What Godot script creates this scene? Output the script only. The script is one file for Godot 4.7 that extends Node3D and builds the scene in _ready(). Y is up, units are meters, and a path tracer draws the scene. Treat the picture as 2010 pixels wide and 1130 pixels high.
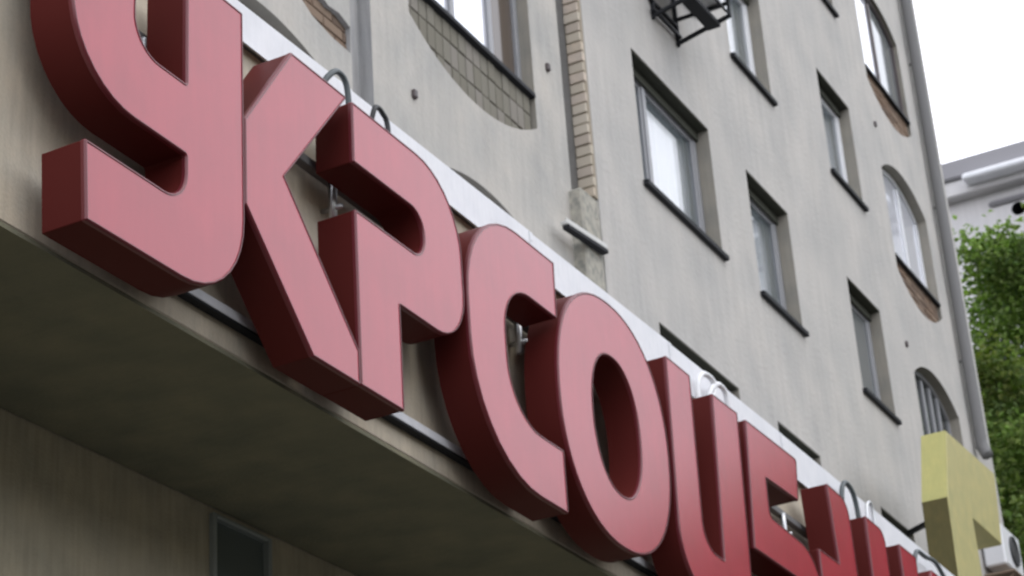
extends Node3D
# Red channel letters along an entrance canopy, seen steeply from below through a long lens.
# x runs along the street, y up, z towards the street. Heights in the helpers are above eye level (EYE).
const EYE := 1.7
var M := {}
var used := {}
var rng := RandomNumberGenerator.new()

func _ready():
	rng.seed = 7
	# ---------- camera, sky, sun, exposure ----------
	var cam := Camera3D.new(); cam.name = "camera"; add_child(cam)
	cam.transform = Transform3D(Basis(Vector3(0.469136, -0.063426, 0.880845), Vector3(-0.357641, 0.898323, 0.255163), Vector3(-0.807468, -0.434732, 0.398752)).orthonormalized(), Vector3(0, EYE, 0))
	var lens := CameraAttributesPhysical.new(); lens.frustum_focal_length = 88.76; lens.frustum_focus_distance = 4.6; lens.exposure_aperture = 11.0
	cam.attributes = lens
	cam.fov = 15.40; cam.near = 0.1; cam.far = 900.0; cam.current = true
	var we := WorldEnvironment.new(); we.name = "environment"; add_child(we)
	var env := Environment.new(); we.environment = env
	env.background_mode = Environment.BG_SKY
	var sm := ProceduralSkyMaterial.new()
	sm.sky_top_color = Color(0.955, 0.965, 1.0); sm.sky_horizon_color = Color(0.975, 0.98, 1.0); sm.sky_curve = 0.15
	sm.ground_bottom_color = Color(0.2, 0.19, 0.18); sm.ground_horizon_color = Color(0.35, 0.35, 0.34)
	sm.sky_energy_multiplier = 1.44; sm.ground_energy_multiplier = 0.6; sm.sun_angle_max = 1.0
	var sky := Sky.new(); sky.sky_material = sm; env.sky = sky
	env.tonemap_mode = Environment.TONE_MAPPER_LINEAR; env.tonemap_exposure = 1.0
	env.ambient_light_source = Environment.AMBIENT_SOURCE_SKY
	env.sdfgi_enabled = true; env.ssao_enabled = true; env.ssil_enabled = true
	var sun := DirectionalLight3D.new(); sun.name = "overcast_sun"; add_child(sun)
	sun.light_energy = 0.2; sun.light_color = Color(1.0, 0.975, 0.94); sun.light_angular_distance = 14.0; sun.shadow_enabled = true
	sun.look_at_from_position(Vector3(10, 40, 22), Vector3(8, 0, -4), Vector3.UP)
	# ---------- setting ----------
	make_materials()
	ground()
	apartment_block()
	canopy()
	far_block()
	added_opposite_block()
	trees()
	# ---------- objects ----------
	letters()
	yellow_letter()
	air_conditioners()
	cables()

# ================= helpers =================
func numbered(n: String) -> String:
	if not used.has(n):
		used[n] = 0
		return n
	used[n] += 1
	return "%s_%03d" % [n, used[n]]

func thing(called: String, label: String, category: String, at := Vector3.ZERO, group := "") -> Node3D:
	var o := Node3D.new(); o.name = numbered(called); add_child(o)
	o.position = at
	o.set_meta("label", label); o.set_meta("category", category)
	if group != "": o.set_meta("group", group)
	return o

func tag(o: Node, label: String, category: String, group := ""):
	o.set_meta("label", label); o.set_meta("category", category)
	if group != "": o.set_meta("group", group)

func structure(o: Node): o.set_meta("kind", "structure")

func tool() -> SurfaceTool:
	var st := SurfaceTool.new(); st.begin(Mesh.PRIMITIVE_TRIANGLES); st.set_smooth_group(-1)
	return st

# geometry is given in world places; the mesh is shifted so that it sits right under its parent
func obj(called: String, st: SurfaceTool, mat: Material, parent: Node = self) -> MeshInstance3D:
	st.generate_normals()
	var mi := MeshInstance3D.new(); mi.name = called if parent != self else numbered(called)
	mi.mesh = st.commit(); mi.material_override = mat
	parent.add_child(mi, true)
	if parent is Node3D and parent.get_parent() == self: mi.position = -parent.position
	return mi

func tri(st: SurfaceTool, a: Vector3, b: Vector3, c: Vector3, out: Vector3):
	# front faces run clockwise seen from outside
	if (b - a).cross(c - a).dot(out) > 0.0:
		var t := b; b = c; c = t
	st.add_vertex(a); st.add_vertex(b); st.add_vertex(c)

func quad(st: SurfaceTool, a: Vector3, b: Vector3, c: Vector3, d: Vector3, out: Vector3):
	tri(st, a, b, c, out); tri(st, a, c, d, out)

# a box between two corners with chamfered edges
func bx(st: SurfaceTool, lo: Vector3, hi: Vector3, ch := 0.0, basis := Basis.IDENTITY, pivot := Vector3.ZERO):
	var c := (lo + hi) * 0.5; var h := (hi - lo) * 0.5
	ch = min(ch, min(h.x, min(h.y, h.z)) * 0.9)
	var f := func(v: Vector3) -> Vector3: return pivot + basis * (c + v - pivot)
	for ax in 3:
		for s in [-1.0, 1.0]:
			var n := Vector3.ZERO; n[ax] = s
			var u := (ax + 1) % 3; var w := (ax + 2) % 3
			var p: Array[Vector3] = []
			for q in [[-1, -1], [1, -1], [1, 1], [-1, 1]]:
				var v := Vector3.ZERO; v[ax] = s * h[ax]; v[u] = q[0] * (h[u] - ch); v[w] = q[1] * (h[w] - ch)
				p.append(f.call(v))
			quad(st, p[0], p[1], p[2], p[3], basis * n)
	if ch <= 0.0: return
	for ax in 3:
		var u := (ax + 1) % 3; var w := (ax + 2) % 3
		for q in [[-1, -1], [1, -1], [1, 1], [-1, 1]]:
			var p: Array[Vector3] = []
			for e in [[-1, 0], [1, 0], [1, 1], [-1, 1]]:
				var v := Vector3.ZERO; v[ax] = e[0] * (h[ax] - ch)
				v[u] = q[0] * (h[u] - (ch if e[1] == 1 else 0.0)); v[w] = q[1] * (h[w] - (0.0 if e[1] == 1 else ch))
				p.append(f.call(v))
			var n := Vector3.ZERO; n[u] = q[0]; n[w] = q[1]
			quad(st, p[0], p[1], p[2], p[3], basis * n)
	for sx in [-1, 1]:
		for sy in [-1, 1]:
			for sz in [-1, 1]:
				var s := Vector3(sx, sy, sz)
				tri(st, f.call(s * (h - Vector3(0, ch, ch))), f.call(s * (h - Vector3(ch, 0, ch))), f.call(s * (h - Vector3(ch, ch, 0))), basis * s)

# y given above eye level
func bxe(st: SurfaceTool, x0: float, x1: float, y0: float, y1: float, z0: float, z1: float, ch := 0.0):
	bx(st, Vector3(x0, y0 + EYE, z0), Vector3(x1, y1 + EYE, z1), ch)

func bar(st: SurfaceTool, a: Vector3, b: Vector3, w: float, h: float, ch := 0.003):
	var d := (b - a); var l := d.length(); d /= l
	var up := Vector3.UP if absf(d.y) < 0.9 else Vector3.RIGHT
	var side := up.cross(d).normalized(); var up2 := d.cross(side)
	var bs := Basis(side, up2, d)
	var mid := (a + b) * 0.5
	var s2 := SurfaceTool.new()
	bx(st, mid - Vector3(w, h, l) * 0.5, mid + Vector3(w, h, l) * 0.5, ch, bs, mid)

func tube(st: SurfaceTool, pts: Array, r0: float, r1 := -1.0, n := 8):
	if r1 < 0.0: r1 = r0
	st.set_smooth_group(0)
	var rings := []
	var side := Vector3.ZERO
	for i in pts.size():
		var d: Vector3 = (pts[min(i + 1, pts.size() - 1)] - pts[max(i - 1, 0)]).normalized()
		if side == Vector3.ZERO: side = d.cross(Vector3(0.31, 0.2, 0.93)).normalized()
		side = (side - d * side.dot(d)).normalized()
		var up := d.cross(side)
		var r := lerpf(r0, r1, float(i) / (pts.size() - 1))
		var ring := []
		for k in n: ring.append(pts[i] + (side * cos(TAU * k / n) + up * sin(TAU * k / n)) * r)
		rings.append(ring)
	for i in rings.size() - 1:
		for k in n:
			var k2 := (k + 1) % n
			var m: Vector3 = (rings[i][k] + rings[i][k2] + rings[i + 1][k] + rings[i + 1][k2]) * 0.25
			quad(st, rings[i][k], rings[i][k2], rings[i + 1][k2], rings[i + 1][k], m - (pts[i] + pts[i + 1]) * 0.5)
	for e in [0, rings.size() - 1]:
		var o: Vector3 = pts[0] - pts[1] if e == 0 else pts[-1] - pts[-2]
		for k in n: tri(st, pts[e], rings[e][k], rings[e][(k + 1) % n], o)
	st.set_smooth_group(-1)

func curve(pts: Array, steps := 6) -> Array:
	var c := Curve3D.new()
	for i in pts.size():
		var t: Vector3 = (pts[min(i + 1, pts.size() - 1)] - pts[max(i - 1, 0)]) / 6.0
		c.add_point(pts[i], -t, t)
	var out := []
	for i in pts.size() - 1:
		for k in steps: out.append(c.sample(i, float(k) / steps))
	out.append(pts[-1])
	return out

# corner points (x, y, radius) -> outline with rounded corners
func rounded(cs: Array) -> PackedVector2Array:
	var out := PackedVector2Array()
	var n := cs.size()
	for i in n:
		var p := Vector2(cs[i].x, cs[i].y); var r: float = cs[i].z
		var a := Vector2(cs[(i + n - 1) % n].x, cs[(i + n - 1) % n].y); var b := Vector2(cs[(i + 1) % n].x, cs[(i + 1) % n].y)
		if r <= 0.001:
			out.append(p); continue
		var u := (a - p).normalized(); var v := (b - p).normalized()
		var half := acos(clampf(u.dot(v), -1, 1)) * 0.5
		var t: float = r / tan(half)
		t = min(t, min(a.distance_to(p), b.distance_to(p)) * 0.98)
		var rr: float = t * tan(half)
		var c := p + (u + v).normalized() * (rr / sin(half))
		var s := p + u * t - c; var e := p + v * t - c
		var ang := s.angle_to(e)
		var k: int = max(3, int(absf(ang) / 0.16))
		for j in k + 1: out.append(c + s.rotated(ang * j / k))
	return out

func inset(poly: PackedVector2Array, d: float) -> PackedVector2Array:
	var n := poly.size(); var out := PackedVector2Array()
	var sgn := 1.0 if not Geometry2D.is_polygon_clockwise(poly) else -1.0   # counter-clockwise with y up
	for i in n:
		var a := poly[i] - poly[(i + n - 1) % n]; var b := poly[(i + 1) % n] - poly[i]
		var na := Vector2(-a.y, a.x).normalized() * sgn; var nb := Vector2(-b.y, b.x).normalized() * sgn
		var m := (na + nb)
		if m.length() < 0.05: m = na
		m = m.normalized()
		out.append(poly[i] + m * (d / max(0.45, m.dot(na))))
	return out

func cap(st: SurfaceTool, poly: PackedVector2Array, z: float, out: Vector3):
	var t := Geometry2D.triangulate_polygon(poly)
	for i in range(0, t.size(), 3):
		tri(st, V(poly[t[i]], z), V(poly[t[i + 1]], z), V(poly[t[i + 2]], z), out)

func V(p: Vector2, z: float) -> Vector3: return Vector3(p.x, p.y + EYE, z)

# band between two outlines of equal count; corners sharper than ~30 degrees stay crisp
func band(st: SurfaceTool, p0: PackedVector2Array, z0: float, p1: PackedVector2Array, z1: float, outward := 1.0, groups := 40):
	var n := p0.size()
	var ccw := 1.0 if not Geometry2D.is_polygon_clockwise(p0) else -1.0
	var g := groups
	for i in n:
		var j := (i + 1) % n
		var d := p0[j] - p0[i]
		var pd := p0[i] - p0[(i + n - 1) % n]
		if absf(d.angle_to(pd)) > 0.42: g += 1
		st.set_smooth_group(g)
		var o := Vector3(d.y, -d.x, 0).normalized() * ccw * outward
		if absf(z1 - z0) < 0.5 * p0[i].distance_to(p1[i]) : o += Vector3(0, 0, 1)
		elif z1 != z0: o += Vector3(0, 0, 0.001)
		quad(st, V(p0[i], z0), V(p0[j], z0), V(p1[j], z1), V(p1[i], z1), o)
	st.set_smooth_group(-1)

func prism(st: SurfaceTool, poly: PackedVector2Array, z0: float, z1: float, ch := 0.0):
	var ins := inset(poly, ch) if ch > 0.0 else poly
	band(st, poly, z0, poly, z1 - ch)
	if ch > 0.0: band(st, poly, z1 - ch, ins, z1)
	for q in (Geometry2D.offset_polygon(poly, -ch) if ch > 0.0 else [poly]): cap(st, q, z1, Vector3(0, 0, 1))
	cap(st, poly, z0, Vector3(0, 0, -1))

func lin(r: float, g: float, b: float) -> Color: return Color(r, g, b).linear_to_srgb()

# ================= materials =================
func noise_image(size: int, fx: float, fy: float, oct: int, sd: int) -> PackedFloat32Array:
	# tiling value noise: sampled on a torus
	var n := FastNoiseLite.new(); n.seed = sd; n.frequency = 1.0; n.noise_type = FastNoiseLite.TYPE_SIMPLEX_SMOOTH
	n.fractal_type = FastNoiseLite.FRACTAL_FBM; n.fractal_octaves = oct
	var out := PackedFloat32Array(); out.resize(size * size)
	for y in size:
		var v := float(y) / size
		for x in size:
			var u := float(x) / size
			# blend of shifted samples makes both sides meet
			var a := n.get_noise_2d(u * fx, v * fy); var b := n.get_noise_2d((u - 1.0) * fx, v * fy)
			var c := n.get_noise_2d(u * fx, (v - 1.0) * fy); var d := n.get_noise_2d((u - 1.0) * fx, (v - 1.0) * fy)
			var su := smoothstep(0.7, 1.0, u); var sv := smoothstep(0.7, 1.0, v)
			out[y * size + x] = lerpf(lerpf(a, b, su), lerpf(c, d, su), sv)
	return out

func plaster(base: Color, streak: float, blotch: float, grain: float, rough: float, span: float, sd: int, warm := 0.0) -> StandardMaterial3D:
	var S := 320
	var st := noise_image(S, 34, 3.0, 3, sd); var bl := noise_image(S, 5, 5, 4, sd + 1); var gr := noise_image(S, 90, 90, 2, sd + 2)
	var img := Image.create(S, S, false, Image.FORMAT_RGB8)
	var hm := Image.create(S, S, false, Image.FORMAT_L8)
	for y in S:
		for x in S:
			var i := y * S + x
			var k := 1.0 + st[i] * streak + bl[i] * blotch + gr[i] * grain
			var w := bl[(i * 7 + 3331) % (S * S)] * 0.0 + bl[i] * warm
			img.set_pixel(x, y, Color(clampf(base.r * k * (1.0 + w), 0, 1), clampf(base.g * k, 0, 1), clampf(base.b * k * (1.0 - w), 0, 1)).linear_to_srgb())
			hm.set_pixel(x, y, Color.from_hsv(0, 0, clampf(0.5 + gr[i] * 0.35 + bl[i] * 0.3, 0, 1)))
	img.generate_mipmaps()
	var m := StandardMaterial3D.new()
	m.albedo_texture = ImageTexture.create_from_image(img)
	hm.bump_map_to_normal_map(2.0); hm.generate_mipmaps()
	m.normal_enabled = true; m.normal_texture = ImageTexture.create_from_image(hm); m.normal_scale = 0.22
	m.uv1_triplanar = true; m.uv1_world_triplanar = true; m.uv1_scale = Vector3.ONE / span
	m.roughness = rough; m.metallic_specular = 0.3
	return m

func plain(c: Color, rough := 0.6, metal := 0.0, spec := 0.5) -> StandardMaterial3D:
	var m := StandardMaterial3D.new(); m.albedo_color = c; m.roughness = rough; m.metallic = metal; m.metallic_specular = spec
	return m

func make_materials():
	M.wall = plaster(Color(0.43, 0.418, 0.397), 0.08, 0.14, 0.03, 0.95, 5.3, 11, 0.02)
	M.wall_old = plaster(Color(0.415, 0.402, 0.375), 0.09, 0.18, 0.05, 0.95, 4.1, 21, 0.035)
	M.groove = plaster(Color(0.33, 0.33, 0.33), 0.2, 0.1, 0.06, 0.95, 2.1, 31, 0.02)
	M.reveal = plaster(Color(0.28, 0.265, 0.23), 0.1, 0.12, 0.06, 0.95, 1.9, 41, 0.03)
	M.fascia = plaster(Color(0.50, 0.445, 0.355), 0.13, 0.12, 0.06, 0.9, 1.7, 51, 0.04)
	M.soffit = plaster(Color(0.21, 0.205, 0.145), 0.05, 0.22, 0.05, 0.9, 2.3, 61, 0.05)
	M.lower = plaster(Color(0.36, 0.325, 0.24), 0.14, 0.16, 0.05, 0.9, 1.6, 71, 0.03)
	M.asphalt = plaster(Color(0.055, 0.055, 0.056), 0.0, 0.2, 0.25, 0.92, 2.5, 81)
	M.paving = plaster(Color(0.085, 0.083, 0.076), 0.0, 0.15, 0.15, 0.9, 2.2, 91, 0.02)
	M.patch = plaster(Color(0.33, 0.32, 0.28), 0.05, 0.5, 0.25, 0.95, 0.55, 191, 0.06)
	M.brick = []
	for k in 5: M.brick.append(plaster([Color(0.48, 0.415, 0.335), Color(0.51, 0.44, 0.37), Color(0, 0, 0), Color(0, 0, 0), Color(0, 0, 0)][k], 0.0, 0.15, 0.14, 0.95, 0.7, 101 + k, 0.03) if k < 2 else plain(lin([0, 0, 0.47, 0.50, 0.44][k], [0, 0, 0.42, 0.45, 0.385][k], [0, 0, 0.345, 0.375, 0.325][k]), 0.95, 0, 0.2))
	M.brick_dirty = [plain(lin(0.20, 0.19, 0.16), 0.95, 0, 0.2), plain(lin(0.225, 0.21, 0.185), 0.95, 0, 0.2), plain(lin(0.185, 0.175, 0.145), 0.95, 0, 0.2)]
	M.brick_brown = [plain(lin(0.19, 0.135, 0.10), 0.95, 0, 0.2), plain(lin(0.155, 0.115, 0.09), 0.95, 0, 0.2), plain(lin(0.22, 0.165, 0.125), 0.95, 0, 0.2)]
	M.mortar = plain(lin(0.145, 0.135, 0.115), 0.97, 0, 0.2)
	M.mortar_dirty = plain(lin(0.165, 0.155, 0.13), 0.97, 0, 0.2)
	M.mortar_light = plain(lin(0.33, 0.29, 0.23), 0.97, 0, 0.2)
	M.white_metal = plaster(Color(0.72, 0.73, 0.76), 0.05, 0.08, 0.02, 0.45, 1.3, 201, 0.01)
	M.white_metal.normal_scale = 0.1
	M.dark_metal = plain(lin(0.022, 0.023, 0.026), 0.6, 0.0, 0.25)
	M.grey_metal = plain(lin(0.19, 0.19, 0.19), 0.8, 0.0, 0.2)
	M.steel = plain(lin(0.55, 0.56, 0.57), 0.35, 0.8)
	M.frame = plain(lin(0.26, 0.265, 0.28), 0.45)
	M.frame_white = plain(lin(0.68, 0.69, 0.71), 0.4)
	M.frame_dark = plain(lin(0.07, 0.055, 0.055), 0.5)
	M.pane = plain(lin(0.80, 0.82, 0.88), 0.06, 0.42, 0.6)
	M.pane_dim = plain(lin(0.23, 0.245, 0.25), 0.06, 0.35, 0.6)
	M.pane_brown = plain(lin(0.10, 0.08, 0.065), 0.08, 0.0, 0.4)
	M.joint = plain(lin(0.07, 0.07, 0.072), 0.95, 0, 0.2)
	M.frame_shop = plain(lin(0.24, 0.265, 0.25), 0.5)
	M.pane_dark = plain(lin(0.03, 0.035, 0.035), 0.06, 0.0, 0.6)
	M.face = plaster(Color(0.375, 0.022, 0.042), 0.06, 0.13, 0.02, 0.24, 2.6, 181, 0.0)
	M.face.metallic_specular = 0.6; M.face.normal_enabled = false
	M.shop_glass = plain(lin(0.10, 0.12, 0.115), 0.12, 0.0, 0.5)
	M.head_shade = plain(lin(0.06, 0.062, 0.05), 0.8, 0.0, 0.2)  # near-black tone that paints recess shade at the window heads
	M.curtain = plain(lin(0.52, 0.53, 0.56), 0.9, 0.0, 0.2)
	M.glass = plain(Color(0.72, 0.78, 0.8, 0.12), 0.03, 0.0, 0.7); M.glass.transparency = BaseMaterial3D.TRANSPARENCY_ALPHA
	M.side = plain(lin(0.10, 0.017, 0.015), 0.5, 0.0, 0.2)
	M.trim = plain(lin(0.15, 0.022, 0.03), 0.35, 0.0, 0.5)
	M.yellow_face = plaster(Color(0.42, 0.385, 0.18), 0.10, 0.10, 0.05, 0.5, 1.1, 131, 0.04)
	M.yellow_side = plaster(Color(0.46, 0.44, 0.18), 0.08, 0.08, 0.04, 0.5, 0.9, 141, 0.03)
	M.yellow_shade = plaster(Color(0.10, 0.086, 0.034), 0.1, 0.12, 0.06, 0.6, 0.8, 151, 0.04)  # darkened copy of the yellow, with shade put into the colour
	M.rubber = plain(lin(0.025, 0.027, 0.03), 0.55)
	M.cable_grey = plain(lin(0.07, 0.085, 0.09), 0.5)
	M.cable_dull = plain(lin(0.55, 0.55, 0.53), 0.7)
	M.cable_white = plain(lin(0.75, 0.76, 0.78), 0.5)
	M.far_wall = plaster(Color(0.56, 0.55, 0.555), 0.06, 0.06, 0.03, 0.95, 5.0, 161, 0.01)
	M.far_grey = plain(lin(0.25, 0.245, 0.26), 0.8)
	M.bark = plaster(Color(0.10, 0.085, 0.065), 0.25, 0.2, 0.2, 0.95, 0.8, 171, 0.03)
	M.leaf = leaf_material(Color(0.21, 0.30, 0.10), 1.2)
	M.leaf_shade = leaf_material(Color(0.035, 0.075, 0.024), 0.2)  # darkened leaf copy, stands in for deep shade low in the crown

func leaf_material(c: Color, through: float) -> StandardMaterial3D:
	var m := plain(Color.WHITE, 0.55, 0.0, 0.4)
	m.vertex_color_use_as_albedo = true; m.albedo_color = c.linear_to_srgb()
	m.backlight_enabled = true; m.backlight = lin(c.r * through * 2.0, c.g * through * 2.0, c.b * through)
	m.cull_mode = BaseMaterial3D.CULL_DISABLED
	return m

# ================= ground =================
func ground():
	var st := tool(); bx(st, Vector3(-300, -0.6, -300), Vector3(500, -0.13, 300))
	structure(obj("ground", st, M.paving))
	st = tool(); bx(st, Vector3(-250, -0.13, 3.0), Vector3(400, -0.1, 12.0))
	structure(obj("road", st, M.asphalt))
	st = tool(); bx(st, Vector3(-250, -0.13, -6.4), Vector3(400, 0.0, 2.7), 0.01)
	structure(obj("pavement", st, M.paving))
	st = tool()
	for i in 120: bx(st, Vector3(-60 + i * 1.0, -0.13, 2.71), Vector3(-59.02 + i * 1.0, 0.02, 2.99), 0.012)
	structure(obj("kerb", st, M.wall))

# ================= apartment block =================
const ZB := -6.12
const ZC := -6.0
const STOREY := 2.66

# where a wall that is a part of a thing stands in the world
func origin(w: Node3D) -> Vector3: return w.position + (w.get_parent() as Node3D).position

func cut(parent: CSGShape3D, lo: Vector3, hi: Vector3, mat: Material):
	var c := CSGBox3D.new(); c.name = "opening"; c.size = hi - lo; c.position = (lo + hi) * 0.5 - origin(parent)
	c.operation = CSGShape3D.OPERATION_SUBTRACTION; c.material = mat; parent.add_child(c, true)

func cut_shape(parent: CSGShape3D, poly: PackedVector2Array, z0: float, z1: float, mat: Material):
	var c := CSGPolygon3D.new(); c.name = "opening"; c.polygon = poly; c.depth = z1 - z0; c.material = mat
	c.operation = CSGShape3D.OPERATION_SUBTRACTION; c.position = Vector3(0, EYE, z1) - origin(parent); parent.add_child(c, true)

func wall_box(called: String, lo: Vector3, hi: Vector3, mat: Material, parent: Node3D) -> CSGBox3D:
	var w := CSGBox3D.new(); w.name = called; w.size = hi - lo; w.position = (lo + hi) * 0.5 - parent.position; w.material = mat
	parent.add_child(w, true)
	return w

func circle_poly(c: Vector2, r: float, n := 56) -> PackedVector2Array:
	var p := PackedVector2Array()
	for i in n: p.append(c + Vector2(cos(TAU * i / n), sin(TAU * i / n)) * r)
	return p

# an opening with upright sides and a shallow arc at head and foot
func barrel(c: Vector2, w: float, h: float, sag := 0.285) -> PackedVector2Array:
	var p := PackedVector2Array()
	var r := (w * w + sag * sag) / (2.0 * sag); var a := asin(w / r)
	for i in 19:
		var t := lerpf(a, -a, i / 18.0)
		p.append(c + Vector2(sin(t) * r, h - r + cos(t) * r))
	for i in 19:
		var t := lerpf(-a, a, i / 18.0)
		p.append(c + Vector2(sin(t) * r, -(h - r + cos(t) * r)))
	return p

func rect_poly(x0: float, x1: float, y0: float, y1: float) -> PackedVector2Array:
	return PackedVector2Array([Vector2(x0, y0), Vector2(x1, y0), Vector2(x1, y1), Vector2(x0, y1)])

# bricks laid inside an outline, each cut to it and a mesh of its own under the bed of mortar
func brickwork(parent: Node3D, region: PackedVector2Array, bw: float, bh: float, z: float, mats: Array, mortar: Material, soldier := false, called := "brick_infill"):
	var lo := region[0]; var hi := region[0]
	for p in region: lo = lo.min(p); hi = hi.max(p)
	var st := tool(); prism(st, region, z - 0.06, z - 0.012)
	var bed := obj(called, st, mortar, parent)
	var y := lo.y; var row := 0
	while y < hi.y:
		var x := lo.x - (0.0 if row % 2 == 0 or soldier else bw * 0.5) - rng.randf() * 0.03
		while x < hi.x:
			var g := 0.011
			var got := Geometry2D.intersect_polygons(rect_poly(x, x + bw - g, y, y + bh - g), region)
			for q in got:
				var area := 0.0
				for i in q.size(): area += q[i].cross(q[(i + 1) % q.size()])
				if absf(area) * 0.5 < bw * bh * 0.12: continue
				var s := tool(); prism(s, q, z - 0.05, z + rng.randf_range(-0.004, 0.005), 0.004)
				obj("brick", s, mats[rng.randi() % mats.size()], bed)
			x += bw
		y += bh; row += 1

# a rectangular window set back in its opening
func window(parent: Node3D, x0: float, x1: float, y0: float, y1: float, z: float, split: Array, panes: Array, frame: Material, sill := true, label := ""):
	var zf := z - 0.135
	var w := 0.075
	var st := tool()
	bxe(st, x0, x1, y1 - w * 1.35, y1, zf - 0.07, zf, 0.006)
	bxe(st, x0, x1, y0, y0 + w, zf - 0.07, zf, 0.006)
	bxe(st, x0, x0 + w, y0 + w, y1 - w * 1.35, zf - 0.07, zf - 0.001, 0.006)
	bxe(st, x1 - w, x1, y0 + w, y1 - w * 1.35, zf - 0.07, zf - 0.001, 0.006)
	for s in split: bxe(st, s - w * 0.5, s + w * 0.5, y0 + w, y1 - w * 1.35, zf - 0.07, zf + 0.004, 0.006)
	var f := obj("window", st, frame, parent)
	if label != "": f.set_meta("label", label)
	var xs := [x0 + w]
	for s in split: xs.append(s - w * 0.5); xs.append(s + w * 0.5)
	xs.append(x1 - w)
	for i in range(0, xs.size(), 2):
		var p := tool(); bxe(p, xs[i] - 0.01, xs[i + 1] + 0.01, y0 + w - 0.01, y1 - w * 1.35 + 0.01, zf - 0.05, zf - 0.03)
		var pm: Material = panes[(i / 2) % panes.size()]
		obj("pane", p, M.glass if pm == M.pane else pm, f)
		if pm == M.pane:
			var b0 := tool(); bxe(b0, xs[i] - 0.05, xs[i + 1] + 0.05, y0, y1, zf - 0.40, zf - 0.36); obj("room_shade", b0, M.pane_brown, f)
			# a gathered net curtain behind the glass
			var cu := tool(); cu.set_smooth_group(0)
			var cx: float = xs[i] - 0.02; var ph := rng.randf() * 6.0
			while cx < xs[i + 1] + 0.02:
				var z0 := zf - 0.13 + sin(cx * 55.0 + ph) * 0.013 + sin(cx * 23.0) * 0.012; var z1 := zf - 0.13 + sin((cx + 0.02) * 55.0 + ph) * 0.013 + sin((cx + 0.02) * 23.0) * 0.012
				quad(cu, Vector3(cx, y0 + EYE, z0), Vector3(cx + 0.02, y0 + EYE, z1), Vector3(cx + 0.02, y1 + EYE, z1), Vector3(cx, y1 + EYE, z0), Vector3(0, 0, 1))
				cx += 0.02
			obj("curtain", cu, M.curtain, f)
		# sash lip round each pane
		var l := tool()
		var a: float = xs[i] + 0.0; var b: float = xs[i + 1]
		bxe(l, a, a + 0.035, y0 + w, y1 - w * 1.35, zf - 0.03, zf - 0.012, 0.004); bxe(l, b - 0.035, b, y0 + w, y1 - w * 1.35, zf - 0.03, zf - 0.012, 0.004)
		bxe(l, a + 0.035, b - 0.035, y0 + w, y0 + w + 0.035, zf - 0.03, zf - 0.013, 0.004); bxe(l, a + 0.035, b - 0.035, y1 - w * 1.35 - 0.035, y1 - w * 1.35, zf - 0.03, zf - 0.013, 0.004)
		obj("sash", l, frame, f)
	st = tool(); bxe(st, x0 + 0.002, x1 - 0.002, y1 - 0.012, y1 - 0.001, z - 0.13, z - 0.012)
	obj("head_shade_plate", st, M.head_shade, f)  # dark plate added in place of the shade under the opening head
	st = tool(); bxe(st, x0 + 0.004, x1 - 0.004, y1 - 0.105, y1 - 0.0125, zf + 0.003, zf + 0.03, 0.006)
	obj("head_shade_box", st, M.head_shade, f)  # dark box added to carry the painted head shade further down
	if sill:
		var s := tool()
		var a := Vector3(0, y0 + EYE, 0)
		# folded sheet-metal sill: a sloping top and a turned-down lip
		var lip := 0.045
		quad(s, Vector3(x0, a.y + 0.03, zf), Vector3(x1, a.y + 0.03, zf), Vector3(x1 + 0.03, a.y - 0.005, z + 0.05), Vector3(x0 - 0.03, a.y - 0.005, z + 0.05), Vector3.UP)
		bxe(s, x0 - 0.03, x1 + 0.03, y0 - 0.005 - lip, y0 - 0.006, z + 0.003, z + 0.05, 0.003)
		obj("sill", s, M.dark_metal, f)

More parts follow.
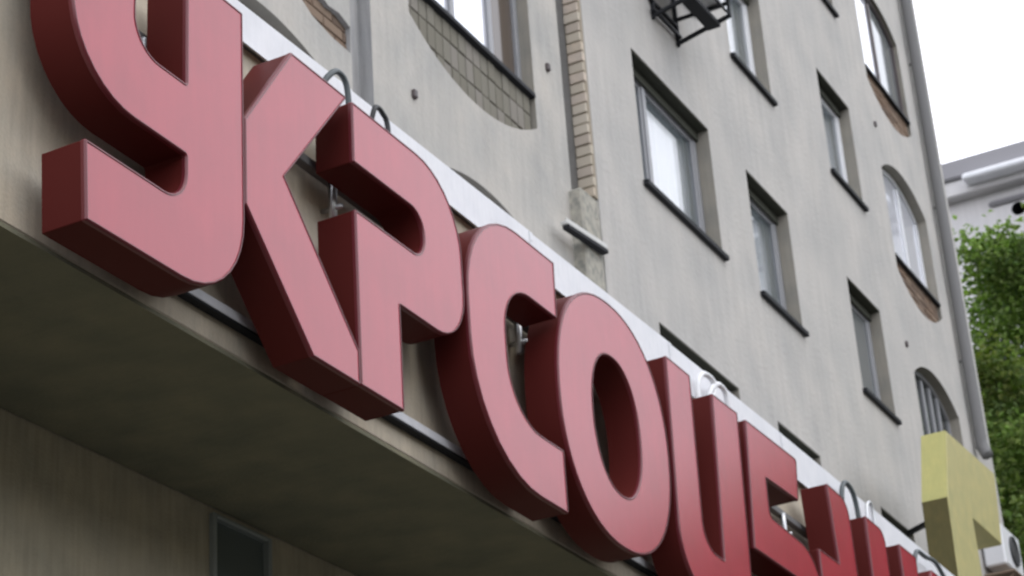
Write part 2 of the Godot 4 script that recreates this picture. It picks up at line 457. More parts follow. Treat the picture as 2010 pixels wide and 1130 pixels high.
# an arched opening: bricks below the sill, a window above it
func arched_window(parent: Node3D, c: Vector2, w: float, h: float, z: float, depth: float, mats: Array, mortar: Material, sill_drop: float, frame: Material, splits: Array, panes: Array, soldier: bool):
	var zf := z - depth
	var shape := barrel(c, w + 0.004, h + 0.004)
	var ys := c.y - sill_drop
	var upper := Geometry2D.intersect_polygons(shape, rect_poly(c.x - 2, c.x + 2, ys, c.y + 2))[0]
	var lower := Geometry2D.intersect_polygons(shape, rect_poly(c.x - 2, c.x + w - 0.035, c.y - 2, ys - 0.03))[0]
	var st := tool(); prism(st, shape, z - 0.30, z - 0.25)
	var f := obj("arched_window", st, M.joint, parent)
	var ins: PackedVector2Array = Geometry2D.offset_polygon(upper, -0.06)[0]
	st = tool(); prism(st, upper, zf - 0.10, zf - 0.045)
	obj("frame", st, frame, f)
	st = tool()
	# the outer frame as a ring of bars
	for i in upper.size():
		var a := upper[i]; var b := upper[(i + 1) % upper.size()]
		if a.distance_to(b) < 0.01: continue
		var n := (b - a).orthogonal().normalized() * 0.032
		if not Geometry2D.is_point_in_polygon((a + b) * 0.5 + n, upper): n = -n
		bar(st, V(a + n, zf - 0.03), V(b + n, zf - 0.03), 0.06, 0.06, 0.004)
	obj("frame", st, frame, f)
	var xs := [c.x - w]; xs.append_array(splits); xs.append(c.x + w)
	for i in xs.size() - 1:
		for q in Geometry2D.intersect_polygons(ins, rect_poly(xs[i] + 0.035, xs[i + 1] - 0.035, ys - 1, c.y + 2)):
			st = tool(); prism(st, q, zf - 0.044, zf - 0.03)
			obj("pane", st, panes[i % panes.size()], f)
	for s in splits:
		st = tool(); bxe(st, s - 0.034, s + 0.034, ys + 0.055, c.y + h - 0.10, zf - 0.05, zf - 0.004, 0.005)
		obj("mullion", st, frame, f)
	st = tool(); bxe(st, c.x - w, c.x + w - 0.005, ys - 0.03, ys + 0.012, zf - 0.02, z + 0.012, 0.004)
	obj("sill", st, M.dark_metal, f)
	brickwork(parent, lower, 0.115 if soldier else 0.235, 0.2 if soldier else 0.083, z - 0.035, mats, mortar, soldier)

func apartment_block():
	var o := thing("apartment_block", "grey plastered apartment block with round and square windows rising behind the red letters", "building", Vector3(14.8, 0, -11))
	# the plastered wall on the left, with round windows
	var wa := wall_box("wall", Vector3(-8, 0.0, -14.0), Vector3(13.58, 26.0, ZB), M.wall_old, o)
	var colA := 9.22; var colB := 12.05
	var rows := [3.70, 6.36, 9.01, 11.67, 14.33, 17.0]
	for y in rows:
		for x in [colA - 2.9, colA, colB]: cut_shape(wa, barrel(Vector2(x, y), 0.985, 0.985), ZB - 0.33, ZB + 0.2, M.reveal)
	cut(wa, Vector3(10.26, 5.0, ZB - 0.10), Vector3(10.53, 30, ZB + 0.2), M.groove)
	var patch := PackedVector2Array([Vector2(9.42, 7.78), Vector2(9.62, 7.66), Vector2(9.78, 7.58), Vector2(10.01, 7.54), Vector2(10.25, 7.535), Vector2(10.257, 7.74), Vector2(10.12, 7.78), Vector2(9.99, 7.765), Vector2(9.9, 7.80), Vector2(9.76, 7.84), Vector2(9.6, 7.96), Vector2(9.44, 7.97)])
	var pc := CSGPolygon3D.new(); pc.name = "fallen_plaster"; pc.polygon = patch; pc.depth = 0.25; pc.operation = CSGShape3D.OPERATION_SUBTRACTION
	pc.material = M.groove; pc.position = Vector3(0, EYE, ZB + 0.2) - origin(wa); wa.add_child(pc, true)
	# the main wall with square windows and a round-windowed end bay
	var wb := wall_box("wall", Vector3(13.83, 0.0, -16.0), Vector3(25.61, 26.0, ZC), M.wall, o)
	var cols := [[14.83, 16.55], [17.48, 18.6], [20.37, 21.46]]
	var tops := [4.64, 7.30, 9.96, 12.62, 15.28, 17.94]
	for t in tops:
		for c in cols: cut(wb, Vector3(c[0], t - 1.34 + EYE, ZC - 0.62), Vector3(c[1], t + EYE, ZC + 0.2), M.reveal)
	var colR := 23.38; var rrows := [6.24, 8.89, 11.62, 14.27, 16.95]
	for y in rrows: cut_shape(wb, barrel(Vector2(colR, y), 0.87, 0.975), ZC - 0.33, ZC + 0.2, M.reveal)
	# windows
	var dim: Array = [M.pane_dim]; var bright: Array = [M.pane]; var dark: Array = [M.pane_dark]
	for ti in tops.size():
		var t: float = tops[ti]
		for ci in 3:
			var p: Array = [bright, bright, bright][ci]
			if ti == 2 and ci == 2: p = dim
			if ti < 2: p = [dim, bright, dark][ci]
			var sp: Array = [cols[ci][0] + 0.52] if ci == 0 else []
			window(o, cols[ci][0], cols[ci][1], t - 1.34, t, ZC, sp, p, M.frame_white if (ti == 3 and ci > 0) else M.frame)
	for y in rrows:
		var high: bool = y > 14.0
		arched_window(o, Vector2(colR, y), 0.87, 0.975, ZC, 0.05 if high else 0.12, M.brick_brown, M.mortar, 0.5, M.frame_dark if high else (M.frame_white if y > 9 else M.frame), [23.32] if high else ([23.55] if y > 9 else [22.95, 23.25, 23.55, 23.85]), [M.pane, M.pane_dim] if high else (bright if y > 9 else dark), false)
	for y in rows:
		for x in [colA - 2.9, colA, colB]:
			arched_window(o, Vector2(x, y), 0.985, 0.985, ZB, 0.10, M.brick_dirty, M.mortar_dirty, 0.40, M.frame, [x - 0.12, x + 0.50], [M.pane, M.pane, M.pane_brown], true)
	brickwork(o, patch, 0.235, 0.085, ZB - 0.035, M.brick_brown, M.mortar, false, "exposed_brick")
	# bare brick edge where the main wall steps forward
	var st := tool(); bxe(st, 13.50, 13.822, 3.0, 22.0, -9.0, -6.24)
	obj("joint", st, M.joint, o)
	st = tool(); bxe(st, 13.795, 13.829, 8.0, 16.0, ZC - 0.155, ZC - 0.006)
	var edge := obj("brick_edge", st, M.mortar_light, o)
	var y := 8.01
	while y < 11.2:
		var h := 0.098
		var s := tool(); bxe(s, 13.772 + rng.randf_range(-0.004, 0.004), 13.82, y, y + h - 0.012, ZC - 0.15 + rng.randf() * 0.01, ZC - 0.004 - rng.randf() * 0.012, 0.006)
		obj("brick", s, M.brick[rng.randi() % 5], edge)
		y += h
	st = tool(); bxe(st, 13.52, 13.83, 5.0, 7.985, ZC - 0.20, ZC - 0.006, 0.02)
	for k in 9:
		var p := Vector3(13.73 + rng.randf() * 0.06, EYE + 7.62 + rng.randf() * 0.36, ZC - 0.14 + rng.randf() * 0.1); var r := rng.randf_range(0.02, 0.045)
		bx(st, p - Vector3(r, r, r), p + Vector3(r, r, r), r * 0.5, Basis.from_euler(Vector3(k, k * 2.1, k * 0.7)), p)
	obj("patched_edge", st, M.patch, o)
	st = tool(); bar(st, Vector3(13.15, 7.50 + EYE, -6.02), Vector3(13.80, 7.53 + EYE, -5.98), 0.05, 0.03, 0.004)
	bar(st, Vector3(13.15, 7.515 + EYE, -5.995), Vector3(13.80, 7.545 + EYE, -5.955), 0.012, 0.045, 0.003)
	obj("broken_ledge", st, M.cable_dull, o)
	st = tool(); bar(st, Vector3(13.15, 7.46 + EYE, -6.0), Vector3(13.78, 7.49 + EYE, -5.965), 0.06, 0.035, 0.004)
	obj("ledge_shade_bar", st, M.dark_metal, o)  # dark bar added as the shadow beneath the ledge
	# drainpipe at the corner
	st = tool(); tube(st, curve([Vector3(24.76, 24, -5.90), Vector3(24.76, 17, -5.90), Vector3(24.76, 11.6, -5.90), Vector3(24.76, 11.1, -5.90), Vector3(24.72, 10.9, -5.84)], 4), 0.075, -1, 12)
	for yy in [12.2, 14.4, 16.6, 18.8]: bar(st, Vector3(24.76, yy + 0.025, -5.9), Vector3(24.76, yy + 0.025, -6.02), 0.03, 0.03)
	obj("drainpipe", st, M.grey_metal, o)
	# small iron anchors left in the plaster
	for a in [Vector3(11.07, 7.63, ZB), Vector3(22.34, 9.87, ZC), Vector3(22.5, 12.9, ZC), Vector3(13.3, 9.0, ZB)]:
		st = tool(); bx(st, a + Vector3(-0.025, EYE - 0.035, -0.01), a + Vector3(0.025, EYE + 0.035, 0.03), 0.01)
		obj("anchor", st, M.frame_dark, o)
	# roof slab
	st = tool(); bx(st, Vector3(-8.2, 26.0, -16.2), Vector3(25.9, 26.4, -5.7), 0.03)
	obj("roof", st, M.wall_old, o)
	# ground floor wall under the canopy and its glazing
	st = tool(); bxe(st, -8, 8.40, -EYE, 3.815, -6.115, -5.965)
	bxe(st, 9.0, 25.6, -EYE, 3.815, -5.999, -5.965)
	obj("ground_floor_wall", st, M.lower, o)
	st = tool()
	bxe(st, 8.43, 8.462, 0.5, 3.78, -6.02, -5.935, 0.006); bxe(st, 8.93, 8.96, 0.5, 3.78, -6.02, -5.935, 0.006); bxe(st, 8.462, 8.93, 3.755, 3.78, -6.02, -5.936, 0.006)
	var sw := obj("shop_window", st, M.frame_shop, o)
	st = tool(); bxe(st, 8.455, 8.94, 0.5, 3.76, -6.0, -5.975); obj("pane", st, M.shop_glass, sw)
	st = tool(); bxe(st, 8.40, 9.0, -EYE, 0.5, -6.1, -5.96); obj("threshold_panel", st, M.lower, o)
	st = tool(); bxe(st, 8.40, 8.43, 0.5, 3.815, -6.1, -5.965); bxe(st, 8.96, 9.0, 0.5, 3.815, -6.1, -5.966); bxe(st, 8.43, 8.96, 3.78, 3.815, -6.1, -5.967); obj("window_surround", st, M.lower, o)

# ================= canopy with its fascia =================
func canopy():
	var o := thing("entrance_canopy", "beige concrete canopy with white metal flashing that carries the red letters", "canopy", Vector3(12, 3.82 + EYE, -5.4))
	var st := tool(); bxe(st, -4, 24.0, 3.83, 5.46, -5.95, -4.82, 0.008)
	obj("fascia", st, M.fascia, o)
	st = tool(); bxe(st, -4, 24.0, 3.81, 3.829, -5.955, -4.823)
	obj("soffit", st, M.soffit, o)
	# folded sheet flashing: sheets of 2 m that lap over each other, slightly out of line
	var x := 2.0
	while x < 22:
		st = tool()
		var y1 := 5.70 + (x - 7.0) * 0.014 + rng.randf_range(-0.008, 0.008)
		var y2 := 5.70 + (x - 4.98) * 0.014 + rng.randf_range(-0.008, 0.008)
		y1 = min(y1, 5.785); y2 = min(y2, 5.78)
		var zf := -4.80 + rng.randf_range(-0.004, 0.004)
		var x2 := x + 2.02
		var a := [Vector3(x, EYE + 5.43, zf + 0.03), Vector3(x, EYE + 5.452, zf), Vector3(x, EYE + y1 - 0.03, zf), Vector3(x, EYE + y1, zf - 0.03), Vector3(x, EYE + y1 - 0.06, -5.9)]
		var b := [Vector3(x2, EYE + 5.43, zf + 0.033), Vector3(x2, EYE + 5.452, zf + 0.003), Vector3(x2, EYE + y2 - 0.03, zf + 0.003), Vector3(x2, EYE + y2, zf - 0.027), Vector3(x2, EYE + y2 - 0.06, -5.9)]
		for i in 4:
			var n := Vector3(0, 1, 0.2) if i == 3 else Vector3(0, 0.2, 1)
			quad(st, a[i], a[i + 1], b[i + 1], b[i], n)
			quad(st, a[i] - n * 0.002, a[i + 1] - n * 0.002, b[i + 1] - n * 0.002, b[i] - n * 0.002, -n)
		# lapped seam with rivets where two sheets meet
		bxe(st, x2 - 0.03, x2 + 0.012, 5.445, y2 - 0.035, zf + 0.0045, zf + 0.008, 0.001)
		for k in 3: bx(st, Vector3(x2 - 0.016, EYE + 5.49 + k * 0.08, zf + 0.007), Vector3(x2 - 0.004, EYE + 5.502 + k * 0.08, zf + 0.012), 0.003)
		obj("flashing_sheet", st, M.white_metal, o)
		x += 2.0
	# the rails the letters hang on
	var r := thing("mounting_rail", "pale square steel rail running along the fascia behind the foot of the letters", "rail", Vector3(10, 3.95 + EYE, -4.76), "rails behind the letters")
	st = tool(); bxe(st, 6.02, 17.2, 3.962, 4.012, -4.815, -4.772, 0.004)
	obj("tube", st, M.white_metal, r)
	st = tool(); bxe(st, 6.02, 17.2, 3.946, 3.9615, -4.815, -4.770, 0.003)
	obj("underside_shade_strip", st, M.dark_metal, r)  # dark strip added as the shaded underside of the tube
	for i in 8:
		st = tool(); bxe(st, 6.1 + i * 1.55, 6.18 + i * 1.55, 3.94, 4.01, -4.819, -4.80, 0.003); obj("bracket", st, M.steel, r)
	r = thing("mounting_rail", "dark steel rail under the flashing behind the heads of the letters", "rail", Vector3(10, 5.0 + EYE, -4.76), "rails behind the letters")
	st = tool(); bxe(st, 5.3, 17.2, 5.0, 5.05, -4.80, -4.75, 0.004)
	obj("tube", st, M.grey_metal, r)
	for xx in [6.245, 7.745, 9.67, 11.7, 13.7, 15.5]:
		st = tool(); tube(st, [Vector3(xx, EYE + 4.80, -4.755), Vector3(xx, EYE + 5.02, -4.755)], 0.022, -1, 10); tube(st, [Vector3(xx, EYE + 4.86, -4.815), Vector3(xx, EYE + 4.86, -4.70)], 0.013, -1, 8)
		obj("bracket", st, M.steel, r)

# ================= letters =================
const ZF := -4.5
const ZK := -4.707

func letter(called: String, label: String, outline: PackedVector2Array, hole := PackedVector2Array()):
	var c := Vector2.ZERO
	for p in outline: c += p
	c /= outline.size()
	var o := thing(called, label, "sign letter", Vector3(c.x, 3.79 + EYE, (ZF + ZK) * 0.5), "red box letters of one sign")
	var st := tool()
	band(st, outline, ZK, outline, ZF - 0.012)
	if hole.size() > 0: band(st, hole, ZK, hole, ZF - 0.012, -1.0, 200)
	if hole.size() > 0:
		band2(st, outline, hole, ZK, Vector3(0, 0, -1))
	else: cap(st, outline, ZK, Vector3(0, 0, -1))
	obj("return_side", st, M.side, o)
	# rounded trim cap over the edge
	st = tool()
	for pass_i in (2 if hole.size() > 0 else 1):
		var p0 := outline if pass_i == 0 else hole
		var sgn := 1.0 if pass_i == 0 else -1.0
		var w := inset(p0, -0.002 * sgn); var a := inset(p0, 0.001 * sgn); var b := inset(p0, 0.005 * sgn); var d := inset(p0, 0.010 * sgn)
		band(st, w, ZF - 0.02, w, ZF - 0.005, sgn, 40)
		band(st, w, ZF - 0.006, a, ZF + 0.001, sgn, 40); band(st, a, ZF + 0.001, b, ZF + 0.004, sgn, 40); band(st, b, ZF + 0.004, d, ZF + 0.003, sgn, 40)
	obj("trim", st, M.trim, o)
	st = tool()
	var f := inset(outline, 0.013)
	if hole.size() > 0: band2(st, f, inset(hole, -0.013), ZF, Vector3(0, 0, 1))
	else:
		for q in Geometry2D.offset_polygon(outline, -0.009): cap(st, q, ZF, Vector3(0, 0, 1))
	obj("face", st, M.face, o)

func band2(st: SurfaceTool, a: PackedVector2Array, b: PackedVector2Array, z: float, out: Vector3):
	var n := a.size()
	for i in n:
		var j := (i + 1) % n
		quad(st, V(a[i], z), V(a[j], z), V(b[j], z), V(b[i], z), out)

func oval(c: Vector2, rx: float, ry: float, e: float, skew := 0.0) -> PackedVector2Array:
	var p := PackedVector2Array()
	for i in 56:
		var t := TAU * i / 56
		var q := Vector2(signf(cos(t)) * pow(absf(cos(t)), 2.0 / e) * rx, signf(sin(t)) * pow(absf(sin(t)), 2.0 / e) * ry)
		q.x += q.y * skew
		p.append(c + q)
	return p

func k_shape(dx: float) -> PackedVector2Array:
	return rounded([Vector3(6.626 + dx, 4.735, 0), Vector3(7.007 + dx, 5.267, 0.012), Vector3(7.486 + dx, 5.267, 0.012), Vector3(6.933 + dx, 4.584, 0), Vector3(7.518 + dx, 3.955, 0), Vector3(7.518 + dx, 3.79, 0), Vector3(7.131 + dx, 3.79, 0.008), Vector3(6.626 + dx, 4.315, 0)])

func letters():
	letter("box_letter", "red box letter shaped like a hooked У, first and nearest of the sign", rounded([
		Vector3(5.455, 5.27, 0.01), Vector3(5.455, 4.355, 0.40), Vector3(6.203, 4.355, 0.012), Vector3(6.203, 4.122, 0.15), Vector3(5.556, 4.122, 0.006), Vector3(5.575, 3.783, 0.006),
		Vector3(6.617, 3.787, 0.44), Vector3(6.617, 5.265, 0.012), Vector3(6.204, 5.265, 0.012), Vector3(6.204, 4.69, 0.012), Vector3(5.852, 4.69, 0.16), Vector3(5.862, 5.27, 0.01)]))
	letter("box_letter", "red box letter К without a stem, its point joined to the nearest hooked letter", k_shape(0.0))
	letter("box_letter", "red box letter Р with a split bowl, between the К and the С", rounded([
		Vector3(7.529, 5.268, 0.012), Vector3(8.555, 5.268, 0.42), Vector3(8.562, 4.337, 0.30), Vector3(7.907, 4.337, 0.006), Vector3(7.905, 3.792, 0.008), Vector3(7.526, 3.792, 0.008),
		Vector3(7.526, 4.682, 0.008), Vector3(8.176, 4.682, 0.12), Vector3(8.176, 4.937, 0.12), Vector3(7.526, 4.937, 0.008)]))
	letter("box_letter", "red box letter С opening to the right, between the split Р and the oval О", rounded([
		Vector3(8.602, 5.279, 0.60), Vector3(9.655, 5.279, 0.012), Vector3(9.64, 4.928, 0.012), Vector3(9.002, 4.928, 0.31), Vector3(9.002, 4.135, 0.33), Vector3(9.595, 4.135, 0.012), Vector3(9.592, 3.778, 0.012), Vector3(8.602, 3.778, 0.68)]))
	letter("box_letter", "red box letter О, a closed oval ring", oval(Vector2(10.33, 4.54), 0.728, 0.765, 2.2, 0.03), oval(Vector2(10.337, 4.522), 0.312, 0.425, 2.2, 0.02))
	letter("box_letter", "red box letter Ц, two upright strokes joined at the foot, right of the oval О", rounded([
		Vector3(11.176, 5.265, 0.01), Vector3(11.54, 5.262, 0.012), Vector3(11.485, 4.115, 0.17), Vector3(11.793, 4.108, 0.008), Vector3(11.902, 5.262, 0.01), Vector3(12.320, 5.268, 0.012), Vector3(12.205, 3.79, 0.01), Vector3(12.30, 3.79, 0.006), Vector3(12.27, 3.55, 0.006), Vector3(12.07, 3.55, 0.006), Vector3(12.07, 3.787, 0), Vector3(11.09, 3.787, 0.36)]))
	letter("box_letter", "red box letter Б with a square-ended top bar, right of the Ц", rounded([
		Vector3(12.468, 5.269, 0.01), Vector3(13.40, 5.28, 0.03), Vector3(13.335, 4.95, 0.01), Vector3(12.727, 4.935, 0.008), Vector3(12.716, 4.66, 0.05), Vector3(13.63, 4.62, 0.36), Vector3(13.60, 3.79, 0.34), Vector3(12.36, 3.79, 0.01),
		Vector3(12.36, 4.10, 0.01), Vector3(13.2, 4.10, 0.1), Vector3(13.2, 4.338, 0.1), Vector3(12.355, 4.340, 0.006)]))
	letter("box_letter", "red box letter А with one tall stroke and a low left leg", rounded([
		Vector3(14.015, 5.285, 0.01), Vector3(14.44, 5.27, 0.15), Vector3(14.465, 3.79, 0.01), Vector3(14.07, 3.79, 0.01), Vector3(14.065, 4.37, 0.01), Vector3(13.985, 4.37, 0.01), Vector3(13.985, 3.79, 0.01), Vector3(13.62, 3.79, 0.01), Vector3(13.645, 4.688, 0.01), Vector3(14.06, 4.688, 0.008)]))
	letter("box_letter", "red box letter Н, two dark-sided uprights near the yellow sign", rounded([
		Vector3(14.85, 5.275, 0.01), Vector3(15.265, 5.268, 0.12), Vector3(15.255, 4.76, 0.01), Vector3(15.62, 4.76, 0.01), Vector3(15.633, 5.268, 0.01), Vector3(16.04, 5.268, 0.012), Vector3(16.0, 3.79, 0.01), Vector3(15.6, 3.79, 0.01), Vector3(15.61, 4.42, 0.01), Vector3(15.24, 4.42, 0.01), Vector3(15.22, 3.79, 0.01), Vector3(14.77, 3.79, 0.01)]))
	letter("box_letter", "red box letter К at the far end of the sign, half hidden by the yellow letter", k_shape(9.44))

# ================= yellow letter =================
func yellow_letter():
	var z1 := -5.0; var s := 5.0 / 4.5
	var o := thing("yellow_sign_letter", "yellow box letter with a broad slanting top bar, standing past the red letters", "sign letter", Vector3(19.6, 3.95 + EYE, -5.13))
	var pts := []
	for q in [[17.66, 6.89], [19.20, 6.955], [19.02, 6.185], [18.09, 6.18], [18.09, 5.15], [17.27, 5.15], [17.345, 6.165]]: pts.append(Vector3(q[0] * s, q[1] * s, 0.012))
	var out := rounded(pts)
	var st := tool(); prism(st, out, z1 - 0.26, z1, 0.012)
	obj("body", st, M.yellow_face, o)
	# return panels, each a folded sheet, lit and shaded tones put into their colours
	st = tool()
	var a := Vector2(17.345, 6.165) * s; var b := Vector2(17.66, 6.89) * s
	var n := Vector2(a.y - b.y, b.x - a.x).normalized()
	if n.x > 0: n = -n
	quad(st, V(a + n * 0.006, z1 - 0.008), V(b + n * 0.006, z1 - 0.008), V(b + n * 0.006, z1 - 0.262), V(a + n * 0.006, z1 - 0.262), Vector3(n.x, n.y, 0))
	quad(st, V(a + n * 0.002, z1 - 0.008), V(b + n * 0.002, z1 - 0.008), V(b + n * 0.002, z1 - 0.262), V(a + n * 0.002, z1 - 0.262), -Vector3(n.x, n.y, 0))
	obj("side_panel", st, M.yellow_side, o)
	st = tool()
	var c := Vector2(17.27, 5.15) * s
	n = Vector2(-1, 0.06).normalized()
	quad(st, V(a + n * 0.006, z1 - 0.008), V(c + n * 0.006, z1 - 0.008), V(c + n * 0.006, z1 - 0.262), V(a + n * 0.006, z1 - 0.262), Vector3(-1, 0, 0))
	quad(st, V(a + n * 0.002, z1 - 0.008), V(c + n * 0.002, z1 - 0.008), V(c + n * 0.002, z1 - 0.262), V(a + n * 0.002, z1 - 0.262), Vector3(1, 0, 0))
	var d := obj("side_panel", st, M.yellow_shade, o); d.set_meta("label", "lower side panel with its shade put into the colour")  # shade of this upright side is painted as a darker yellow
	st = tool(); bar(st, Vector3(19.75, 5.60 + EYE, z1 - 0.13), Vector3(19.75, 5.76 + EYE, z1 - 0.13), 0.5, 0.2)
	obj("foot", st, M.yellow_shade, o)
	var br := tool(); bar(br, Vector3(21.29, 7.27 + EYE, -6.0), Vector3(19.9, 6.9 + EYE, -5.25), 0.05, 0.05)
	tag(obj("stay_bar", br, M.dark_metal), "dark diagonal stay bar from the wall to the yellow letter", "stay bar")

# ================= air conditioners =================
func ac_unit(label: String, x0: float, y0: float, w: float, h: float, z0: float, dep: float, turn_fan := 0):
	var o := thing("air_conditioner", label, "air conditioner", Vector3(x0 + w * 0.5, y0 + EYE, z0 - dep * 0.5), "")
	var st := tool(); bxe(st, x0, x0 + w, y0, y0 + h, z0 - dep, z0, 0.02)
	obj("casing", st, M.frame_white, o)
	st = tool()
	var c := Vector3(x0 + w * 0.56, y0 + h * 0.5 + EYE, z0)
	var r := h * 0.36
	var rr := circle_poly(Vector2(c.x, c.y - EYE), r, 28); var ri := circle_poly(Vector2(c.x, c.y - EYE), r * 0.9, 28)
	band(st, rr, z0 + 0.002, rr, z0 + 0.025); band(st, rr, z0 + 0.025, ri, z0 + 0.025); band(st, ri, z0 + 0.025, ri, z0 + 0.004, -1.0); cap(st, ri, z0 + 0.004, Vector3(0, 0, 1))
	obj("fan_opening", st, M.rubber, o)
	st = tool()
	for k in 3:
		var q := r * (0.3 + 0.27 * k)
		for i in 20: tube(st, [c + Vector3(cos(TAU * i / 20) * q, sin(TAU * i / 20) * q, 0.022), c + Vector3(cos(TAU * (i + 1) / 20) * q, sin(TAU * (i + 1) / 20) * q, 0.022)], 0.003, -1, 4)
	obj("fan_guard", st, M.grey_metal, o)

func air_conditioners():
	ac_unit("white air conditioner in a dark steel cage, above the widest square window", 15.30, 10.88, 0.78, 0.55, -5.52, 0.30)
	var o := thing("steel_cage", "dark steel cage bracketed to the plaster above the widest square window", "bracket", Vector3(15.7, 10.62 + EYE, -6.0))
	for xx in [15.42, 15.98]:
		var st := tool()
		bar(st, Vector3(xx, 10.60 + EYE, -6.0), Vector3(xx, 10.72 + EYE, -5.45), 0.035, 0.035)
		bar(st, Vector3(xx, 10.57 + EYE, -5.985), Vector3(xx, 11.5 + EYE, -5.985), 0.04, 0.03)
		bar(st, Vector3(xx, 10.70 + EYE, -5.45), Vector3(xx, 11.5 + EYE, -5.45), 0.03, 0.03)
		bar(st, Vector3(xx, 10.86 + EYE, -6.0), Vector3(xx, 10.86 + EYE, -5.45), 0.035, 0.03)
		obj("bracket", st, M.dark_metal, o)
	for q in [[10.64, -5.62, 0.13, 0.05], [10.86, -5.45, 0.03, 0.03], [10.64, -5.96, 0.03, 0.03], [10.76, -5.98, 0.03, 0.03], [10.70, -5.45, 0.02, 0.02]]:
		var st := tool(); bar(st, Vector3(15.36, q[0] + EYE, q[1]), Vector3(16.0, q[0] + EYE + 0.03, q[1]), q[2], q[3])
		obj("cross_bar", st, M.dark_metal, o)
	ac_unit("white air conditioner with a round dark fan, low on the wall behind the yellow letter", 24.25, 7.66, 0.80, 0.52, -5.72, 0.26)
	var st := tool()
	bxe(st, 24.1, 25.15, 7.50, 7.53, -5.98, -5.6, 0.006); bxe(st, 24.15, 24.19, 7.2, 7.5, -5.995, -5.96); bxe(st, 25.0, 25.04, 7.2, 7.5, -5.995, -5.96)
	for xx in [24.17, 25.02]: bar(st, Vector3(xx, 7.22 + EYE, -5.98), Vector3(xx, 7.5 + EYE, -5.63), 0.03, 0.03)
	tag(obj("shelf_bracket", st, M.brick_brown[2]), "rust brown shelf bracket under the low air conditioner", "bracket")

# ================= cables =================
func cable(label: String, pts: Array, r: float, mat: Material):
	var st := tool(); tube(st, curve(pts, 6), r, -1, 8)
	tag(obj("cable", st, mat), label, "cable", "loose cables over the letters")

func cv(x: float, y: float, z := -4.7) -> Vector3: return Vector3(x, y + EYE, z)

func cables():
	cable("grey cable loop over the joint of the stemless К and the split Р", [cv(7.60, 5.30, -4.76), cv(7.62, 5.47, -4.72), cv(7.67, 5.56), cv(7.74, 5.61), cv(7.81, 5.59), cv(7.835, 5.48), cv(7.83, 5.24)], 0.016, M.cable_grey)
	cable("small dark cable loop on the top edge of the split Р", [cv(8.07, 5.30, -4.76), cv(8.07, 5.53), cv(8.11, 5.59), cv(8.17, 5.58), cv(8.215, 5.52), cv(8.225, 5.24)], 0.014, M.rubber)
	cable("tangled white cable on top of the Ц", [cv(12.16, 5.25), cv(12.17, 5.40), cv(12.21, 5.52), cv(12.32, 5.60), cv(12.47, 5.60), cv(12.46, 5.50), cv(12.36, 5.44), cv(12.44, 5.54), cv(12.58, 5.61), cv(12.70, 5.56), cv(12.72, 5.25)], 0.02, M.cable_white)
	cable("grey cable arching over the head of the tall-stroked А", [cv(14.92, 5.25), cv(14.97, 5.52), cv(15.05, 5.64), cv(15.15, 5.67), cv(15.27, 5.62), cv(15.32, 5.48), cv(15.33, 5.2)], 0.02, M.cable_grey)
	cable("short pale cable stub above the Н", [cv(15.53, 5.24), cv(15.56, 5.56), cv(15.64, 5.66), cv(15.72, 5.62), cv(15.74, 5.24)], 0.014, M.steel)
	cable("grey cable sagging along the flashing in front of the yellow letter", [cv(16.6, 5.3), cv(16.8, 5.56), cv(17.05, 5.585), cv(17.35, 5.61), cv(17.6, 5.5)], 0.02, M.cable_grey)

# ================= far block =================
func far_block():
	var X := 45.0
	var o := thing("far_apartment_block", "pale panel block with a grey cornice closing the view behind the trees", "building", Vector3(X + 6, 0, -6))
	var w := wall_box("wall", Vector3(X, 0, -26), Vector3(X + 12, 23.1 + EYE, 8), M.far_wall, o)
	for r in 7:
		for c in 8:
			var z := -10.2 + c * 2.2 - 2.2 * 3
			cut(w, Vector3(X - 0.3, 2.2 + r * 2.9, z), Vector3(X + 0.25, 3.7 + r * 2.9, z + 1.2), M.far_grey)
	for c in [[-8.93, 22.52]]:
		var h := CSGCylinder3D.new(); h.name = "round_opening"; h.radius = 0.17; h.height = 1.0; h.sides = 28; h.rotation = Vector3(0, 0, PI / 2)
		h.position = Vector3(X, c[1] + EYE, c[0]) - origin(w); h.operation = CSGShape3D.OPERATION_SUBTRACTION; h.material = M.rubber; w.add_child(h, true)
	for r in 7:
		for c in 8:
			var z := -10.2 + c * 2.2 - 2.2 * 3
			var st := tool(); bx(st, Vector3(X + 0.16, 2.21 + r * 2.9, z + 0.01), Vector3(X + 0.22, 3.69 + r * 2.9, z + 1.19))
			var f := obj("window", st, M.frame_white, o)
			for k in 2:
				st = tool(); bx(st, Vector3(X + 0.14, 2.29 + r * 2.9, z + 0.08 + k * 0.56), Vector3(X + 0.159, 3.61 + r * 2.9, z + 0.56 + k * 0.56)); obj("pane", st, M.pane_dim, f)
	# cornice: grey parapet, white gutter ledge, soft moulding
	var st := tool(); bx(st, Vector3(X - 0.45, 23.5 + EYE, -26.4), Vector3(X + 12, 24.0 + EYE, 8.4), 0.05); obj("parapet", st, M.far_grey, o)
	st = tool(); bx(st, Vector3(X - 0.75, 23.26 + EYE, -9.95), Vector3(X + 0.3, 23.42 + EYE, 8.2), 0.04); obj("gutter", st, M.white_metal, o)
	st = tool(); bx(st, Vector3(X - 0.35, 23.1 + EYE, -26.2), Vector3(X + 12, 23.5 + EYE, 8.2), 0.03); obj("cornice", st, M.far_wall, o)
	st = tool(); bx(st, Vector3(X - 0.12, 22.72 + EYE, -9.6), Vector3(X + 0.1, 22.86 + EYE, 8), 0.06); obj("moulding", st, M.far_grey, o)

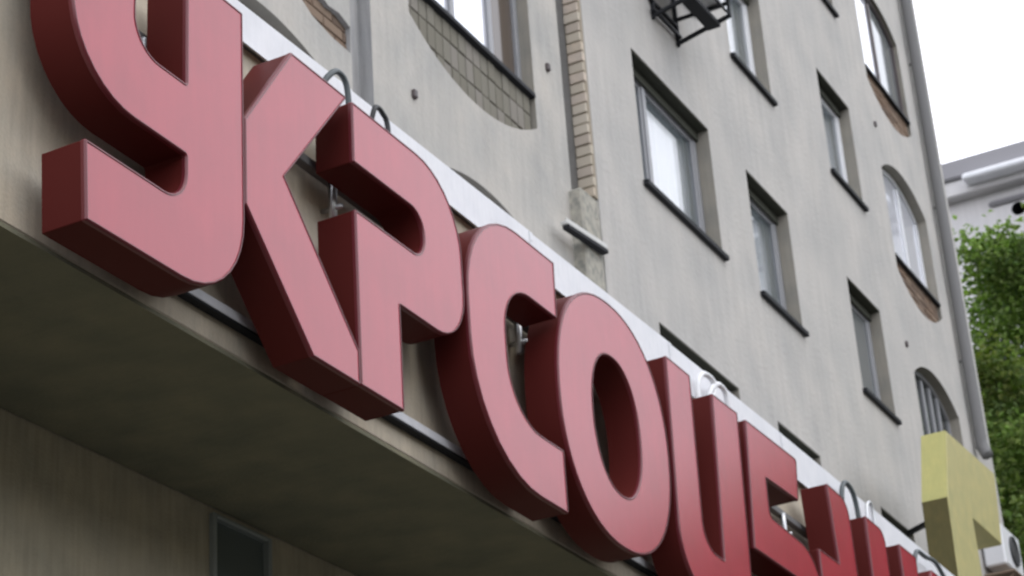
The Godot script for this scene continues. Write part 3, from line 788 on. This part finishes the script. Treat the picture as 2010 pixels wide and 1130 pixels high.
func added_opposite_block():  # out of view, added to block low sky and darken the soffit
	var o := thing("added_opposite_block", "unseen long low block added across the street to cut low sky light under the canopy", "building", Vector3(10, 0, 24))
	var w := wall_box("wall", Vector3(-45, 0, 18), Vector3(70, 10.4, 32), M.lower, o)
	for r in 3:
		for c in 30:
			var p := Vector3(-43 + c * 3.8, 1.6 + r * 3.1, 18)
			cut(w, p + Vector3(0, 0, -0.3), p + Vector3(1.8, 1.6, 0.2), M.groove)
	var st := tool(); bx(st, Vector3(-45.4, 10.4, 17.6), Vector3(70.4, 10.7, 32.4), 0.03); obj("roof", st, M.far_grey, o)
	st = tool()
	for r in 3:
		for c in 30:
			var p := Vector3(-43 + c * 3.8, 1.6 + r * 3.1, 18)
			bx(st, p + Vector3(0, 0, 0.12), p + Vector3(1.8, 1.6, 0.18))
	obj("window", st, M.pane_dark, o)

# ================= trees =================
func leaf_clump(sd: int, bright: float) -> ArrayMesh:
	# one spray: leaves along a short twig, each a folded blade
	var r := RandomNumberGenerator.new(); r.seed = sd
	var st := SurfaceTool.new(); st.begin(Mesh.PRIMITIVE_TRIANGLES)
	for i in 24:
		var p := Vector3(r.randfn() * 0.13, r.randfn() * 0.09, r.randfn() * 0.13)
		var d := Vector3(r.randfn(), r.randfn() * 0.5 - 0.25, r.randfn()).normalized()
		var side := d.cross(Vector3(r.randfn() * 0.4, 1, r.randfn() * 0.4)).normalized(); var up := side.cross(d)
		var l := r.randf_range(0.07, 0.115); var w := l * 0.36
		var v := bright * r.randf_range(0.75, 1.25)
		st.set_color(Color(v * r.randf_range(0.9, 1.15), v, v * 0.9))
		var a := p; var t := p + d * l - up * l * 0.18; var m := p + d * l * 0.45
		for s in [1.0, -1.0]:
			var e: Vector3 = m + side * w * s + up * w * 0.35
			st.add_vertex(a); st.add_vertex(e); st.add_vertex(t)
	st.generate_normals()
	return st.commit()

func tree(label: String, at: Vector3, height: float, rad: float, low: float, mat: Material, seed_: int, count: int):
	var r := RandomNumberGenerator.new(); r.seed = seed_
	var o := thing("street_tree", label, "tree", at, "")
	var st := tool()
	var top := at + Vector3(0.2, height * 0.82, 0.1)
	tube(st, curve([at + Vector3(0, -0.1, 0), at + Vector3(0.08, height * 0.25, 0.1), at + Vector3(-0.1, height * 0.5, -0.05), top], 5), height * 0.018, 0.03, 10)
	obj("trunk", st, M.bark, o)
	var limbs := tool()
	var tips := []
	for i in 64:
		var t := r.randf_range(low, 0.97)
		var y := height * t
		# egg-shaped outline, broken up
		var k := (t - low) / (1.0 - low)
		var reach: float = rad * (sin(PI * pow(clampf(k * 0.93 + 0.06, 0, 1), 0.8)) * 0.9 + 0.12) * r.randf_range(0.7, 1.12)
		var ang := r.randf() * TAU
		var base := at + Vector3(0, max(height * 0.12, y - reach * 0.7), 0)
		var tip := at + Vector3(cos(ang) * reach, y, sin(ang) * reach)
		tube(limbs, curve([base, base.lerp(tip, 0.5) + Vector3(0, reach * 0.12, 0), tip], 3), 0.05, 0.012, 5)
		tips.append(tip); tips.append(base.lerp(tip, 0.72) + Vector3(r.randfn(), r.randfn(), r.randfn()) * 0.2)
	obj("limbs", limbs, M.bark, o).set_meta("kind", "stuff")
	for v in 2:
		var mm := MultiMesh.new(); mm.transform_format = MultiMesh.TRANSFORM_3D; mm.use_colors = true; mm.mesh = leaf_clump(seed_ * 10 + v, 0.8 + 0.5 * v)
		mm.instance_count = count
		for i in count:
			var ti := (i * 2 + v) % tips.size()
			var c: Vector3 = tips[ti]
			var spread := rad * (0.10 + 0.05 * float(ti % 3))
			var p := c + Vector3(r.randfn() * spread, r.randfn() * spread * 0.6, r.randfn() * spread)
			var b := Basis.from_euler(Vector3(r.randfn() * 0.4, r.randf() * TAU, r.randfn() * 0.4)).scaled(Vector3.ONE * r.randf_range(0.8, 1.5))
			mm.set_instance_transform(i, Transform3D(b, p - at))
			var tone := 0.65 + 0.8 * fposmod(ti * 0.618, 1.0)
			mm.set_instance_color(i, Color(tone * (0.9 + 0.25 * fposmod(ti * 0.41, 1.0)), tone, tone * 0.95))
		var mi := MultiMeshInstance3D.new(); mi.name = "foliage"; mi.multimesh = mm; mi.material_override = mat; mi.set_meta("kind", "stuff")
		o.add_child(mi, true)

func trees():
	tree("tall bright green tree just past the corner of the grey apartment block", Vector3(31, 0, -5.9), 17.2, 2.9, 0.35, M.leaf, 3, 2500)
	tree("dense tree behind the bright one with crown shade put into its leaf colour, low beside the block corner", Vector3(34.5, 0, -6.8), 16.0, 3.4, 0.2, M.leaf_shade, 5, 3000)
	tree("street tree further from the block, mirrored in the red letter faces", Vector3(33, 0, 1.8), 15.0, 4.2, 0.25, M.leaf, 8, 3600)
	tree("loose green street tree nearest the road, mirrored low in the oval letter", Vector3(33.5, 0, 6.2), 14.4, 3.0, 0.25, M.leaf, 9, 2600)
